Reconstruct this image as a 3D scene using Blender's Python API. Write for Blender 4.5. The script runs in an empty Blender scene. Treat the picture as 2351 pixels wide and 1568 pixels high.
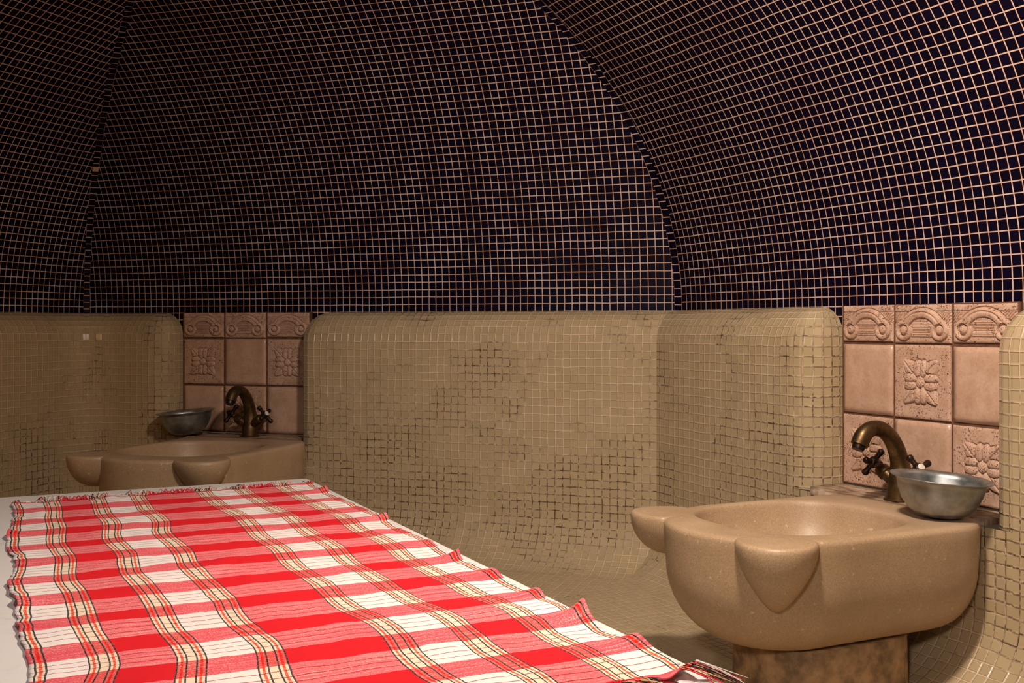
import bpy, bmesh, math, random
import numpy as np
from math import sin, cos, pi, sqrt, atan2, radians
from mathutils import Vector, Matrix, noise as mnoise

random.seed(7)
SC = bpy.context.scene
COL = SC.collection

# ------------------------------------------------------------------ camera
CAM_Z = 0.66
F_PX = 2450.0
cam = bpy.data.cameras.new("camera")
cam.sensor_fit = 'HORIZONTAL'
cam.sensor_width = 36.0
cam.lens = 36.0 * F_PX / 2351.0
cam.shift_y = -32.0 / 2351.0
cam.clip_start = 0.02
cam_o = bpy.data.objects.new("camera", cam)
cam_o.location = (0, 0, CAM_Z)
cam_o.rotation_euler = (pi / 2, 0, 0)
COL.objects.link(cam_o)
SC.camera = cam_o

# ------------------------------------------------------------------ world, exposure
world = bpy.data.worlds.new("world")
world.use_nodes = True
world.node_tree.nodes["Background"].inputs[0].default_value = (1.0, 0.62, 0.38, 1)
world.node_tree.nodes["Background"].inputs[1].default_value = 0.05
SC.world = world
SC.view_settings.view_transform = 'Standard'
SC.view_settings.look = 'None'
SC.view_settings.gamma = 1.0
SC.view_settings.use_curve_mapping = False
SC.view_settings.exposure = 0.0


# ------------------------------------------------------------------ lamps (two overhead just above the frame, plus two added fill spots)
def lamp(name, kind, loc, target, power, col, size=0.2, spot=None, blend=0.5):
    l = bpy.data.lights.new(name, kind)
    l.energy = power
    l.color = col
    if kind == 'AREA':
        l.shape = 'DISK'
        l.size = size
    else:
        l.shadow_soft_size = size
    if kind == 'SPOT':
        l.spot_size = radians(spot)
        l.spot_blend = blend
    o = bpy.data.objects.new(name, l)
    o.location = loc
    d = Vector(target) - Vector(loc)
    o.rotation_euler = d.to_track_quat('-Z', 'Y').to_euler()
    COL.objects.link(o)
    return o


lamp("table_spot_lamp", 'SPOT', (-0.50, 1.05, 1.62), (-0.52, 1.66, 0.32), 17, (1.0, 0.92, 0.90), 0.06, 88, 0.55)
lamp("ceiling_lamp", 'AREA', (0.22, 1.25, 1.60), (0.50, 1.75, 0.3), 30, (1.0, 0.84, 0.69), 0.16)
lamp("rear_fill_spot", 'SPOT', (-0.45, -0.70, 1.42), (0.82, 2.6, 1.0), 100, (1.0, 0.86, 0.76), 0.13, 60, 0.8)  # unseen spot behind the viewer, added to brighten the back and right walls
lamp("left_tint_spot", 'SPOT', (-1.15, 1.25, 1.30), (-1.75, 2.9, 0.30), 14, (1.0, 0.50, 0.18), 0.15, 62, 0.8)  # no fixture here; added to warm the left wall with orange light

# ------------------------------------------------------------------ helpers


def link(o, parent=None):
    COL.objects.link(o)
    if parent is not None:
        o.parent = parent
    return o


def mesh_obj(name, verts, faces, mat, parent=None, uvs=None, smooth=True, mats=None, fmat=None):
    me = bpy.data.meshes.new(name)
    me.from_pydata([tuple(v) for v in verts], [], faces)
    for m in (mats or [mat]):
        me.materials.append(m)
    if uvs is not None:
        uvl = me.uv_layers.new(name="UVMap")
        li = 0
        for fi, f in enumerate(faces):
            fu = uvs[fi]
            for k in range(len(f)):
                uvl.data[li].uv = fu[k]
                li += 1
    if fmat is not None:
        for p, m in zip(me.polygons, fmat):
            p.material_index = m
    if smooth:
        for p in me.polygons:
            p.use_smooth = True
    me.update()
    return link(bpy.data.objects.new(name, me), parent)


class MB:
    """collects geometry for one mesh"""

    def __init__(s):
        s.v, s.f, s.uv, s.m = [], [], [], []

    def grid(s, P, UV=None, flip=False, mat=0, close_u=False):
        n, m = len(P), len(P[0])
        b = len(s.v)
        for r in P:
            s.v.extend(r)
        for i in range(n - 1):
            for j in range(m - 1 + (1 if close_u else 0)):
                j2 = (j + 1) % m
                q = [(i, j), (i, j2), (i + 1, j2), (i + 1, j)]
                if flip:
                    q.reverse()
                s.f.append([b + a * m + c for a, c in q])
                s.uv.append([UV[a][c] for a, c in q] if UV else [(0, 0)] * 4)
                s.m.append(mat)

    def fan(s, ring, centre, flip=False, mat=0):
        b = len(s.v)
        s.v.extend(ring)
        s.v.append(centre)
        n = len(ring)
        for i in range(n):
            q = [b + i, b + (i + 1) % n, b + n]
            if flip:
                q.reverse()
            s.f.append(q)
            s.uv.append([(0, 0)] * 3)
            s.m.append(mat)

    def box(s, lo, hi, mat=0):
        x0, y0, z0 = lo
        x1, y1, z1 = hi
        b = len(s.v)
        s.v += [(x0, y0, z0), (x1, y0, z0), (x1, y1, z0), (x0, y1, z0), (x0, y0, z1), (x1, y0, z1), (x1, y1, z1), (x0, y1, z1)]
        for q in [(3, 2, 1, 0), (4, 5, 6, 7), (0, 1, 5, 4), (1, 2, 6, 5), (2, 3, 7, 6), (3, 0, 4, 7)]:
            s.f.append([b + k for k in q])
            s.uv.append([(0, 0)] * 4)
            s.m.append(mat)

    def tube(s, pts, radii, n=12, cap=True, mat=0):
        pts = [Vector(p) for p in pts]
        if isinstance(radii, (int, float)):
            radii = [radii] * len(pts)
        rings = []
        up = None
        for i, p in enumerate(pts):
            t = (pts[min(i + 1, len(pts) - 1)] - pts[max(i - 1, 0)])
            if t.length < 1e-9:
                t = Vector((0, 0, 1))
            t.normalize()
            if up is None:
                up = t.orthogonal().normalized()
            a = (up - t * up.dot(t))
            if a.length < 1e-6:
                a = t.orthogonal()
            a.normalize()
            up = a
            c = t.cross(a)
            rings.append([tuple(p + (a * cos(2 * pi * k / n) + c * sin(2 * pi * k / n)) * radii[i]) for k in range(n)])
        s.grid(rings, close_u=True, mat=mat)
        if cap:
            s.fan(rings[0], tuple(pts[0]), flip=True, mat=mat)
            s.fan(rings[-1], tuple(pts[-1]), mat=mat)

    def lathe(s, prof, n=48, mat=0, M=None):
        rings = []
        for r, z in prof:
            ring = [Vector((r * cos(2 * pi * k / n), r * sin(2 * pi * k / n), z)) for k in range(n)]
            if M is not None:
                ring = [M @ q for q in ring]
            rings.append([tuple(q) for q in ring])
        s.grid(rings, close_u=True, mat=mat)

    def ball(s, c, r, n=12, mat=0):
        c = Vector(c)
        prof = [(max(1e-5, r * sin(pi * k / 8)), -r * cos(pi * k / 8)) for k in range(9)]
        s.lathe(prof, n, mat, Matrix.Translation(c))

    def build(s, name, mat, parent=None, smooth=True, mats=None, merge=True):
        o = mesh_obj(name, s.v, s.f, mat, parent, s.uv, smooth, mats, s.m)
        if merge:
            bm = bmesh.new()
            bm.from_mesh(o.data)
            bmesh.ops.remove_doubles(bm, verts=bm.verts, dist=1e-5)
            bmesh.ops.recalc_face_normals(bm, faces=bm.faces)
            bm.to_mesh(o.data)
            bm.free()
        return o


def sharp(o, deg=40):
    me = o.data
    bm = bmesh.new()
    bm.from_mesh(me)
    for e in bm.edges:
        if len(e.link_faces) == 2 and e.calc_face_angle(0) > radians(deg):
            e.smooth = False
    bm.to_mesh(me)
    bm.free()
    return o


def empty(name, loc, rz=0.0):
    o = bpy.data.objects.new(name, None)
    o.empty_display_size = 0.05
    o.location = loc
    o.rotation_euler = (0, 0, rz)
    return link(o)


def tag(o, label, cat, group=None):
    o["label"] = label
    o["category"] = cat
    if group:
        o["group"] = group
    return o


def struct(o):
    o["kind"] = "structure"
    return o


# ------------------------------------------------------------------ material node helper
class N:
    def __init__(s, name):
        s.mat = bpy.data.materials.new(name)
        s.mat.use_nodes = True
        s.t = s.mat.node_tree
        s.b = s.t.nodes["Principled BSDF"]

    def node(s, typ, **kw):
        n = s.t.nodes.new(typ)
        for k, v in kw.items():
            setattr(n, k, v)
        return n

    def put(s, sock, v):
        if v is None:
            return
        if isinstance(v, bpy.types.NodeSocket):
            s.t.links.new(v, sock)
        elif isinstance(v, (tuple, list)) and len(v) == 3 and sock.type == 'RGBA':
            sock.default_value = (*v, 1)
        else:
            sock.default_value = v

    def math(s, op, a, b=None, c=None, clamp=False):
        n = s.node('ShaderNodeMath', operation=op, use_clamp=clamp)
        s.put(n.inputs[0], a)
        s.put(n.inputs[1], b)
        s.put(n.inputs[2], c)
        return n.outputs[0]

    def mix(s, f, a, b, blend='MIX'):
        n = s.node('ShaderNodeMix', data_type='RGBA', blend_type=blend)
        s.put(n.inputs[0], f)
        s.put(n.inputs[6], a)
        s.put(n.inputs[7], b)
        return n.outputs[2]

    def smooth(s, v, lo, hi, a=0.0, b=1.0):
        n = s.node('ShaderNodeMapRange', interpolation_type='SMOOTHSTEP')
        s.put(n.inputs[0], v)
        for i, q in enumerate((lo, hi, a, b)):
            n.inputs[i + 1].default_value = q
        return n.outputs[0]

    def noise(s, vec, scale, detail=3, rough=0.5, dist=0.0):
        n = s.node('ShaderNodeTexNoise')
        s.put(n.inputs['Vector'], vec)
        n.inputs['Scale'].default_value = scale
        n.inputs['Detail'].default_value = detail
        n.inputs['Roughness'].default_value = rough
        n.inputs['Distortion'].default_value = dist
        return n.outputs['Fac']

    def coord(s, which='Object'):
        return s.node('ShaderNodeTexCoord').outputs[which]

    def sep(s, vec):
        n = s.node('ShaderNodeSeparateXYZ')
        s.put(n.inputs[0], vec)
        return n.outputs

    def comb(s, x=0.0, y=0.0, z=0.0):
        n = s.node('ShaderNodeCombineXYZ')
        for i, v in enumerate((x, y, z)):
            s.put(n.inputs[i], v)
        return n.outputs[0]

    def ramp(s, f, stops, interp='LINEAR'):
        n = s.node('ShaderNodeValToRGB')
        cr = n.color_ramp
        cr.interpolation = interp
        cr.elements[0].position = stops[0][0]
        cr.elements[0].color = (*stops[0][1], 1)
        cr.elements[1].position = stops[1][0]
        cr.elements[1].color = (*stops[1][1], 1)
        for p, c in stops[2:]:
            e = cr.elements.new(p)
            e.color = (*c, 1)
        s.put(n.inputs[0], f)
        return n.outputs[0]

    def bump(s, h, strength, dist):
        n = s.node('ShaderNodeBump')
        n.inputs['Strength'].default_value = strength
        n.inputs['Distance'].default_value = dist
        s.put(n.inputs['Height'], h)
        s.put(s.b.inputs['Normal'], n.outputs[0])
        return n

    def out(s, col=None, rough=None, metal=None, spec=None, coat=None):
        s.put(s.b.inputs['Base Color'], col)
        s.put(s.b.inputs['Roughness'], rough)
        s.put(s.b.inputs['Metallic'], metal)
        s.put(s.b.inputs['Specular IOR Level'], spec)
        s.put(s.b.inputs['Coat Weight'], coat)
        return s.mat


PITCH = 0.0225


def mosaic(name, tile_a, tile_b, grout_a, grout_b, gw, rough, wobble=0.035, mold_edge_shade=False, spec=0.5, soft=0.025):
    m = N(name)
    uv = m.coord('UV')
    u, v, _ = m.sep(uv)
    wob = m.noise(uv, 9.0, 2)
    wob2 = m.noise(m.comb(m.math('ADD', u, 7.3), v, 0.0), 11.0, 2)
    u1 = m.math('ADD', m.math('DIVIDE', u, PITCH), m.math('MULTIPLY', m.math('SUBTRACT', wob, 0.5), wobble * 8))
    v1 = m.math('ADD', m.math('DIVIDE', v, PITCH), m.math('MULTIPLY', m.math('SUBTRACT', wob2, 0.5), wobble * 8))
    cu, cv = m.math('FLOOR', u1), m.math('FLOOR', v1)
    wn = m.node('ShaderNodeTexWhiteNoise', noise_dimensions='2D')
    m.put(wn.inputs['Vector'], m.comb(cu, cv, 0.0))
    rnd = wn.outputs['Value']
    rr, rg, rb = m.sep(wn.outputs['Color'])
    # small slip of each tile inside its cell
    fu = m.math('ADD', m.math('SUBTRACT', u1, cu), m.math('MULTIPLY', m.math('SUBTRACT', rr, 0.5), wobble))
    fv = m.math('ADD', m.math('SUBTRACT', v1, cv), m.math('MULTIPLY', m.math('SUBTRACT', rg, 0.5), wobble))
    du = m.math('MINIMUM', fu, m.math('SUBTRACT', 1.0, fu))
    dv = m.math('MINIMUM', fv, m.math('SUBTRACT', 1.0, fv))
    d = m.math('MINIMUM', du, dv)
    mask = m.smooth(d, gw / 2 - soft / 2, gw / 2 + soft / 2)   # 1 on the tile
    obj = m.coord('Object')
    big = m.noise(obj, 5.0, 4, 0.6)
    fine = m.noise(uv, 170.0, 2, 0.6)
    tile = m.mix(rnd, tile_a, tile_b)
    gfac = m.smooth(big, 0.36, 0.62)
    if mold_edge_shade:
        _, _, z = m.sep(obj)
        low = m.math('MULTIPLY', m.smooth(z, 0.75, 0.12), m.smooth(z, -0.01, 0.09))
        pat = m.noise(uv, 4.2, 4, 0.62, 0.8)
        gfac = m.smooth(m.math('ADD', pat, m.math('MULTIPLY', low, 0.17)), 0.525, 0.70)
        gfac = m.math('MULTIPLY', gfac, m.smooth(m.noise(uv, 75.0, 2, 0.6), 0.38, 0.58, 0.25, 1.0))
    grout = m.mix(gfac, grout_a, grout_b)
    if mold_edge_shade:
        rim = m.math('MULTIPLY', m.math('SUBTRACT', 1.0, m.smooth(d, gw / 2, gw / 2 + 0.07)), m.smooth(fine, 0.3, 0.7, 0.15, 0.5))  # shadow line along each tile edge, put into the tile colour
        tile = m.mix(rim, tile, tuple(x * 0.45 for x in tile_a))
    m.bump(m.math('ADD', m.smooth(d, gw / 2 - 0.02, gw / 2 + 0.09), m.math('MULTIPLY', rb, 0.10)), 0.6, 0.0016)
    return m.out(m.mix(mask, grout, tile), m.mix(mask, (0.85,) * 3, (rough,) * 3), spec=spec)


M_BLUE = mosaic("navy_mosaic", (0.0022, 0.001, 0.006), (0.0030, 0.0015, 0.011), (0.64, 0.45, 0.36), (0.52, 0.32, 0.26), 0.10, 0.42, 0.02, spec=0.12)
M_GREEN = mosaic("olive_glass_mosaic", (0.375, 0.285, 0.165), (0.42, 0.32, 0.19), (0.58, 0.43, 0.29), (0.05, 0.022, 0.009), 0.085, 0.15, 0.035, mold_edge_shade=True)


def plain(name, col, rough, metal=0.0, var=0.15, scale=30, bump=0.0, spec=0.5):
    m = N(name)
    n = m.noise(m.coord('Object'), scale, 4, 0.6)
    c = m.mix(m.smooth(n, 0.3, 0.7), tuple(x * (1 - var) for x in col), tuple(min(1, x * (1 + var)) for x in col))
    if bump:
        m.bump(n, bump, 0.002)
    return m.out(c, rough, metal, spec)


def stone_mat():
    m = N("sandy_limestone")
    o = m.coord('Object')
    big = m.noise(o, 7.0, 5, 0.6)
    fine = m.noise(o, 420.0, 2, 0.7)
    c = m.mix(m.smooth(big, 0.3, 0.7), (0.39, 0.268, 0.162), (0.49, 0.345, 0.215))
    c = m.mix(m.smooth(fine, 0.25, 0.75), m.mix(0.55, c, (0.22, 0.13, 0.06)), c)
    spots = m.noise(o, 90.0, 2, 0.5)
    c = m.mix(m.smooth(spots, 0.66, 0.78, 0.0, 0.5), c, (0.72, 0.58, 0.42))
    # limescale and scrub marks near the wall end
    _, y, z = m.sep(o)
    scale_ = m.math('MULTIPLY', m.smooth(y, -0.34, -0.16), m.smooth(m.noise(m.comb(y, z, 0.0), 16.0, 4, 0.6), 0.38, 0.6))
    c = m.mix(m.math('MULTIPLY', scale_, 0.55), c, (0.43, 0.29, 0.21))
    m.bump(m.math('ADD', fine, m.math('MULTIPLY', big, 2.0)), 0.18, 0.0015)
    return m.out(c, m.smooth(big, 0.3, 0.7, 0.36, 0.5), spec=0.45)


def ledge_mat():
    m = N("stained_mortar")
    o = m.coord('Object')
    x, y, z = m.sep(o)
    streak = m.noise(m.comb(m.math('MULTIPLY', x, 14.0), m.math('MULTIPLY', y, 70.0), 0.0), 1.0, 5, 0.65, 0.6)
    blot = m.noise(o, 14.0, 4, 0.6)
    c = m.mix(m.smooth(streak, 0.35, 0.65), (0.16, 0.085, 0.045), (0.48, 0.36, 0.26))
    c = m.mix(m.smooth(blot, 0.45, 0.7, 0.0, 0.6), c, (0.13, 0.065, 0.03))
    m.bump(streak, 0.4, 0.002)
    return m.out(c, 0.5)


def marble_mat():
    m = N("white_marble")
    o = m.coord('Object')
    n = m.noise(o, 5.0, 6, 0.6, 1.6)
    vein = m.smooth(m.math('ABSOLUTE', m.math('SUBTRACT', n, 0.52)), 0.0, 0.035)
    patch = m.smooth(m.noise(o, 9.0, 3), 0.5, 0.7)
    c = m.mix(m.math('MULTIPLY', m.math('SUBTRACT', 1.0, vein), m.math('MULTIPLY', patch, 0.5)), (0.80, 0.765, 0.735), (0.44, 0.44, 0.45))
    return m.out(c, 0.28)


def travertine(name, pits):
    m = N(name)
    o = m.coord('Object')
    big = m.noise(o, 22.0, 5, 0.65)
    c = m.mix(m.smooth(big, 0.3, 0.7), (0.47, 0.29, 0.20), (0.58, 0.385, 0.285))
    fine = m.noise(o, 240.0, 3, 0.6)
    c = m.mix(m.smooth(fine, 0.3, 0.7, 0.22, 0.0), c, (0.28, 0.15, 0.09))
    mott = m.noise(o, 75.0, 4, 0.7)
    c = m.mix(m.smooth(mott, 0.52, 0.72, 0.0, 0.4), c, (0.36, 0.20, 0.125))
    if pits:
        p = m.noise(o, 330.0, 2, 0.55)
        p2 = m.noise(o, 34.0, 2, 0.5)
        hole = m.math('MULTIPLY', m.smooth(p, 0.595, 0.64), m.smooth(p2, 0.36, 0.54))
        c = m.mix(m.math('MULTIPLY', hole, 0.92), c, (0.055, 0.02, 0.01))
        m.bump(m.math('SUBTRACT', m.math('MULTIPLY', fine, 0.2), hole), 0.6, 0.002)
        return m.out(c, 0.7, spec=0.3)
    m.bump(fine, 0.06, 0.001)
    return m.out(c, 0.3, spec=0.5)


def brass_mat():
    m = N("aged_brass")
    o = m.coord('Object')
    n = m.noise(o, 35.0, 5, 0.65)
    c = m.mix(m.smooth(n, 0.3, 0.7), (0.06, 0.036, 0.016), (0.18, 0.112, 0.05))
    return m.out(c, m.smooth(n, 0.3, 0.7, 0.5, 0.34), 0.9)


def alu_mat():
    m = N("spun_aluminium")
    o = m.coord('Object')
    n = m.noise(o, 40.0, 4, 0.6)
    c = m.mix(m.smooth(n, 0.3, 0.7), (0.25, 0.265, 0.27), (0.40, 0.415, 0.42))
    return m.out(c, m.smooth(n, 0.3, 0.7, 0.34, 0.46), 0.9)


M_STONE = stone_mat()
M_LEDGE = ledge_mat()
M_MARBLE = marble_mat()
M_PITTED = travertine("pitted_travertine", True)
M_PLAIN = travertine("polished_travertine", False)
M_GROUT = plain("brown_grout", (0.11, 0.045, 0.024), 0.8, var=0.35, scale=60)
M_BRASS = brass_mat()
M_DARK = plain("blackened_brass", (0.035, 0.02, 0.013), 0.38, 0.7, 0.3, 60)
M_PORC = plain("white_porcelain", (0.72, 0.64, 0.55), 0.2)
M_ALU = alu_mat()
M_FOOT = plain("rough_mortar_foot", (0.34, 0.21, 0.105), 0.75, var=0.45, scale=28, bump=0.6)
M_MORTAR = plain("tan_mortar", (0.50, 0.32, 0.19), 0.8, var=0.2, scale=60)
M_CEIL = plain("dark_plaster", (0.10, 0.06, 0.045), 0.8)
M_THREAD = [plain(n, c, 0.85, spec=0.2) for n, c in (("red_thread", (0.66, 0.014, 0.03)), ("cream_thread", (0.74, 0.55, 0.30)),
                                                     ("black_thread", (0.025, 0.02, 0.02)), ("white_thread", (0.80, 0.74, 0.70)))]

# ------------------------------------------------------------------ room plan
BETA = radians(19.3)
V2 = lambda x, y: Vector((x, y))
dB = V2(cos(BETA), -sin(BETA))
nB = V2(-sin(BETA), -cos(BETA))            # into the room
ANG_R = BETA + radians(45)
dR = V2(cos(ANG_R), -sin(ANG_R))
nR = V2(-sin(ANG_R), -cos(ANG_R))
ANG_L = radians(22)
dL = V2(-sin(ANG_L), -cos(ANG_L))          # from the back corner towards the viewer
nL = V2(cos(ANG_L), -sin(ANG_L))
CL = V2(-1.46, 3.66)                       # back left corner
CR = V2(0.470, 2.995)                      # back right corner
LEN_B = (CR - CL).length
SEAM = 0.708
RIM = 0.310                                # basin rim on the right; the far one sits a little higher
RIM_B = 0.318
T = 0.105                                  # how far the green wainscot stands out
LEN_L, LEN_R = 5.2, 4.4


def corner(Pa, da, na, wa, Pb, db, nb, wb):
    A, B = Pa + na * wa, Pb + nb * wb
    den = da.x * db.y - da.y * db.x
    t = ((B.x - A.x) * db.y - (B.y - A.y) * db.x) / den
    return A + da * t


def c_left(w):
    return corner(CL, dB, nB, w, CL, dL, nL, w)


def c_right(w):
    return corner(CR, dB, nB, w, CR, dR, nR, w)


# ------------------------------------------------------------------ navy vault: three curved panels meeting at two ridges
R_V = 1.05
PHI = [radians(70) * k / 40 for k in range(41)]
prof = [(0.0, SEAM - 0.18, -0.18)] + [(R_V * (1 - cos(p)), SEAM + R_V * sin(p), R_V * p) for p in PHI]
ridgeL, ridgeR = [], []
for d, z, v in prof:
    ridgeL.append(CL + nB * d + dB * (1.2 * d))
    ridgeR.append(CR + nB * d - dB * (0.82 * d))


def vault_panel(name, starts, dvec, length, origin, flip, ends=None, u_off=0.0):
    mb = MB()
    P, UV = [], []
    nseg = 12
    for i, (d, z, v) in enumerate(prof):
        a = starts[i]
        b = ends[i] if ends else a + dvec * length
        row, ruv = [], []
        for k in range(nseg + 1):
            q = a.lerp(b, k / nseg)
            row.append((q.x, q.y, z))
            ruv.append(((q - origin).dot(dvec) + u_off, v))
        P.append(row)
        UV.append(ruv)
    mb.grid(P, UV, flip)
    return struct(mb.build(name, M_BLUE, merge=False))


vault_panel("wall_back", ridgeL, dB, 0, CL, False, ends=ridgeR, u_off=0.004)
vault_panel("wall_right", ridgeR, dR, LEN_R, CR, False, u_off=0.010)
vault_panel("wall_left", ridgeL, dL, LEN_L, CL, True, u_off=0.012)


def ridge_strip(name, ridge, da, db, w):
    """one column of navy tiles laid down the fold between two panels"""
    mb = MB()
    P, UV = [], []
    arc = 0.0
    prev = None
    for i, (d, z, v) in enumerate(prof):
        c = Vector((ridge[i].x, ridge[i].y, z))
        if prev is not None:
            arc += (c - prev).length
        prev = c
        a = ridge[i] + da * w
        b = ridge[i] + db * w
        lift = (da + db).normalized() * 0.002
        row = [(a.x + lift.x, a.y + lift.y, z - 0.0005), (b.x + lift.x, b.y + lift.y, z - 0.0005)]
        P.append(row)
        UV.append([(0.0010, arc + .006), (PITCH * 0.955, arc + .006)])
    mb.grid(P, UV, True)
    return struct(mb.build(name, M_BLUE, merge=False))


ridge_strip("trim_1", ridgeL, dL, dB, 0.0135)
ridge_strip("trim_2", ridgeR, -dB, dR, 0.0125)

# two chipped ridge tiles that show the mortar bed
mb = MB()
for zc in (0.66 + 0.585, 0.66 + 0.512):
    i = min(range(len(prof)), key=lambda k: abs(prof[k][1] - zc))
    a, b = ridgeL[i] + dL * 0.012, ridgeL[i] + dB * 0.012
    l = (dL + dB).normalized() * 0.0035
    up = Vector((ridgeL[i + 1].x - ridgeL[i].x, ridgeL[i + 1].y - ridgeL[i].y, prof[i + 1][1] - prof[i][1])).normalized() * 0.018
    P = [[(a.x + l.x, a.y + l.y, prof[i][1]), (b.x + l.x, b.y + l.y, prof[i][1])]]
    P.append([tuple(Vector(q) + up) for q in P[0]])
    mb.grid(P)
struct(mb.build("trim_3", M_MORTAR, merge=False))

# ceiling and the unseen end of the room behind the viewer
zc = prof[-1][1]
mb = MB()
mb.grid([[(-6, -1.5, zc), (4, -1.5, zc)], [(-6, 3.4, zc), (4, 3.4, zc)]])
struct(mb.build("ceiling", M_CEIL, smooth=False))
mb = MB()
mb.grid([[(-5.5, -1.45, -0.05), (4.0, -1.45, -0.05)], [(-5.5, -1.45, zc), (4.0, -1.45, zc)]])
struct(mb.build("wall_front", M_CEIL, smooth=False))

# ------------------------------------------------------------------ green wainscot
FIL = 0.13
RC = 0.1455
NICHE_B = (0.400, 0.880)      # along the back wall
NICHE_R = (0.651, 1.116)      # along the right wall
LOW_TOP = 0.297


def fillet(w):
    rho = max(0.004, FIL - (w - T)) if w >= T else FIL + (T - w)
    C = c_left(w)
    ang = abs(atan2(dL.x * dB.y - dL.y * dB.x, dL.dot(dB)))
    tl = rho / math.tan(ang / 2)
    tl = min(tl, 0.4)
    cen = C + (dL + dB).normalized() * (rho / sin(ang / 2))
    return C, tl, cen, rho


def fil_pts(w, n=10):
    C, tl, cen, rho = fillet(w)
    A, B = C + dL * tl, C + dB * tl
    a0 = atan2((A - cen).y, (A - cen).x)
    a1 = atan2((B - cen).y, (B - cen).x)
    da = (a1 - a0 + pi) % (2 * pi) - pi
    return [cen + V2(cos(a0 + da * k / n), sin(a0 + da * k / n)) * rho for k in range(n + 1)]


def lin(a, b, n):
    return [a.lerp(b, k / n) for k in range(n + 1)]


lower = [(T, LOW_TOP), (T, 0.26), (T, 0.2), (T, RC)]
lower += [(T + RC * (1 - cos(pi / 2 * k / 10)), RC - RC * sin(pi / 2 * k / 10)) for k in range(1, 11)]
floorp = [(T + RC, 0.0), (0.32, 0.0), (0.45, 0.0), (0.62, 0.0), (0.80, 0.0), (1.0, 0.0)]


def vlen(pr, v0):
    out = [v0]
    for (w0, z0), (w1, z1) in zip(pr, pr[1:]):
        out.append(out[-1] + math.hypot(w1 - w0, z1 - z0))
    return out


V_LOW0 = SEAM - LOW_TOP
v_low = vlen(lower, V_LOW0)
v_low = v_low[:4] + [25 * PITCH + k * PITCH for k in range(1, 11)]
v_floor = vlen(floorp, v_low[-1])
U_FL = fillet(T)[1]
ARC_T = sum((b - a).length for a, b in zip(fil_pts(T), fil_pts(T)[1:]))


def sweep(mb, pr, vs):
    PB, UB, PR, UR, PL, UL, PA, UA = [], [], [], [], [], [], [], []
    for (w, z), v in zip(pr, vs):
        C, tl, cen, rho = fillet(w)
        Rr = c_right(w)
        pts = lin(C + dB * tl, Rr, 24)
        PB.append([(p.x, p.y, z) for p in pts])
        UB.append([((p - CL).dot(dB), -v) for p in pts])
        pts = lin(Rr, CR + nR * w + dR * LEN_R, 24)
        PR.append([(p.x, p.y, z) for p in pts])
        UR.append([((p - CR).dot(dR) + 0.008, -v) for p in pts])
        pts = lin(C + dL * tl, CL + nL * w + dL * LEN_L, 24)
        PL.append([(p.x, p.y, z) for p in pts])
        UL.append([(-(p - CL).dot(dL), -v) for p in pts])
        pts = fil_pts(w)
        PA.append([(p.x, p.y, z) for p in pts])
        ue = (pts[-1] - CL).dot(dB)
        us = -(pts[0] - CL).dot(dL)
        UA.append([(us + (ue - us) * k / 10, -v) for k in range(11)])
    mb.grid(PB, UB, True)
    mb.grid(PR, UR, True)
    mb.grid(PL, UL, False)
    mb.grid(PA, UA, True)


R_E = 0.062     # rounded upright edges at the niches


def low_span(name, P0, d, n, niche, uo):
    mb = MB()
    P, UV = [], []
    for (w, z), v in zip(lower, v_low):
        pts = lin(P0 + d * (niche[0] - R_E) + n * w, P0 + d * (niche[1] + R_E) + n * w, 8)
        P.append([(p.x, p.y, z) for p in pts])
        UV.append([((p - P0).dot(d) + uo, -v) for p in pts])
    mb.grid(P, UV, True)
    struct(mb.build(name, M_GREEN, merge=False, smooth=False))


low_span("baseboard_back", CL, dB, nB, NICHE_B, 0.0)
low_span("baseboard_right", CR, dR, nR, NICHE_R, 0.008)
mb = MB()
sweep(mb, floorp, v_floor)
# the rest of the floor out to the viewer's side
q0, q1 = c_left(1.0), c_right(1.0)
ring = [q0, q1, CR + nR * 1.0 + dR * LEN_R, CL + nL * 1.0 + dL * LEN_L]
b = len(mb.v)
mb.v += [(p.x, p.y, 0.0) for p in ring]
mb.f.append([b, b + 3, b + 2, b + 1])
mb.uv.append([((p - CL).dot(dB), (p - CL).dot(nB)) for p in (ring[0], ring[3], ring[2], ring[1])])
mb.m.append(0)
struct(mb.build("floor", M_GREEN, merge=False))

R_T = 0.09      # rounded top


def block_levels():
    L = [(LOW_TOP, 0.0, T), (0.42, 0.0, T), (0.54, 0.0, T)]
    for k in range(0, 7):
        ph = pi / 2 * k / 6
        L.append((SEAM - R_T + R_T * sin(ph), R_T * (1 - cos(ph)), T - R_T * (1 - cos(ph))))
    L.append((SEAM + 0.001, R_T, 0.0))
    vs = [SEAM - L[0][0]]
    for a, b in zip(L, L[1:]):
        vs.append(vs[-1] - (PITCH if a[0] >= SEAM - R_T - 1e-6 else math.hypot(b[0] - a[0], b[2] - a[2])))
    low = [(z, 0.0, w) for w, z in lower[1:]]
    return L, vs, low[::-1], v_low[1:][::-1]


def end_pts(P0, d, n, a_edge, sgn, e, w, t0):
    """side of a block at a niche, from the wall out to its front.  sgn=+1: block lies towards +d of the edge"""
    ee = e * 0.8
    rho = max(0.003, min(R_E - ee * 0.7, w - 0.001)) if w > 0.004 else 0.0008
    pts = []
    a0 = a_edge + sgn * ee
    if w > T + 1e-6:
        return [P0 + d * (a_edge + sgn * R_E) + n * w]
    for k in range(4):
        pts.append(P0 + d * a0 + n * ((w - rho) * k / 4))
    for k in range(0, 5):
        th = pi / 2 * k / 4
        pts.append(P0 + d * (a0 + sgn * rho * (1 - cos(th))) + n * (w - rho + rho * sin(th)))
    return pts


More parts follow.
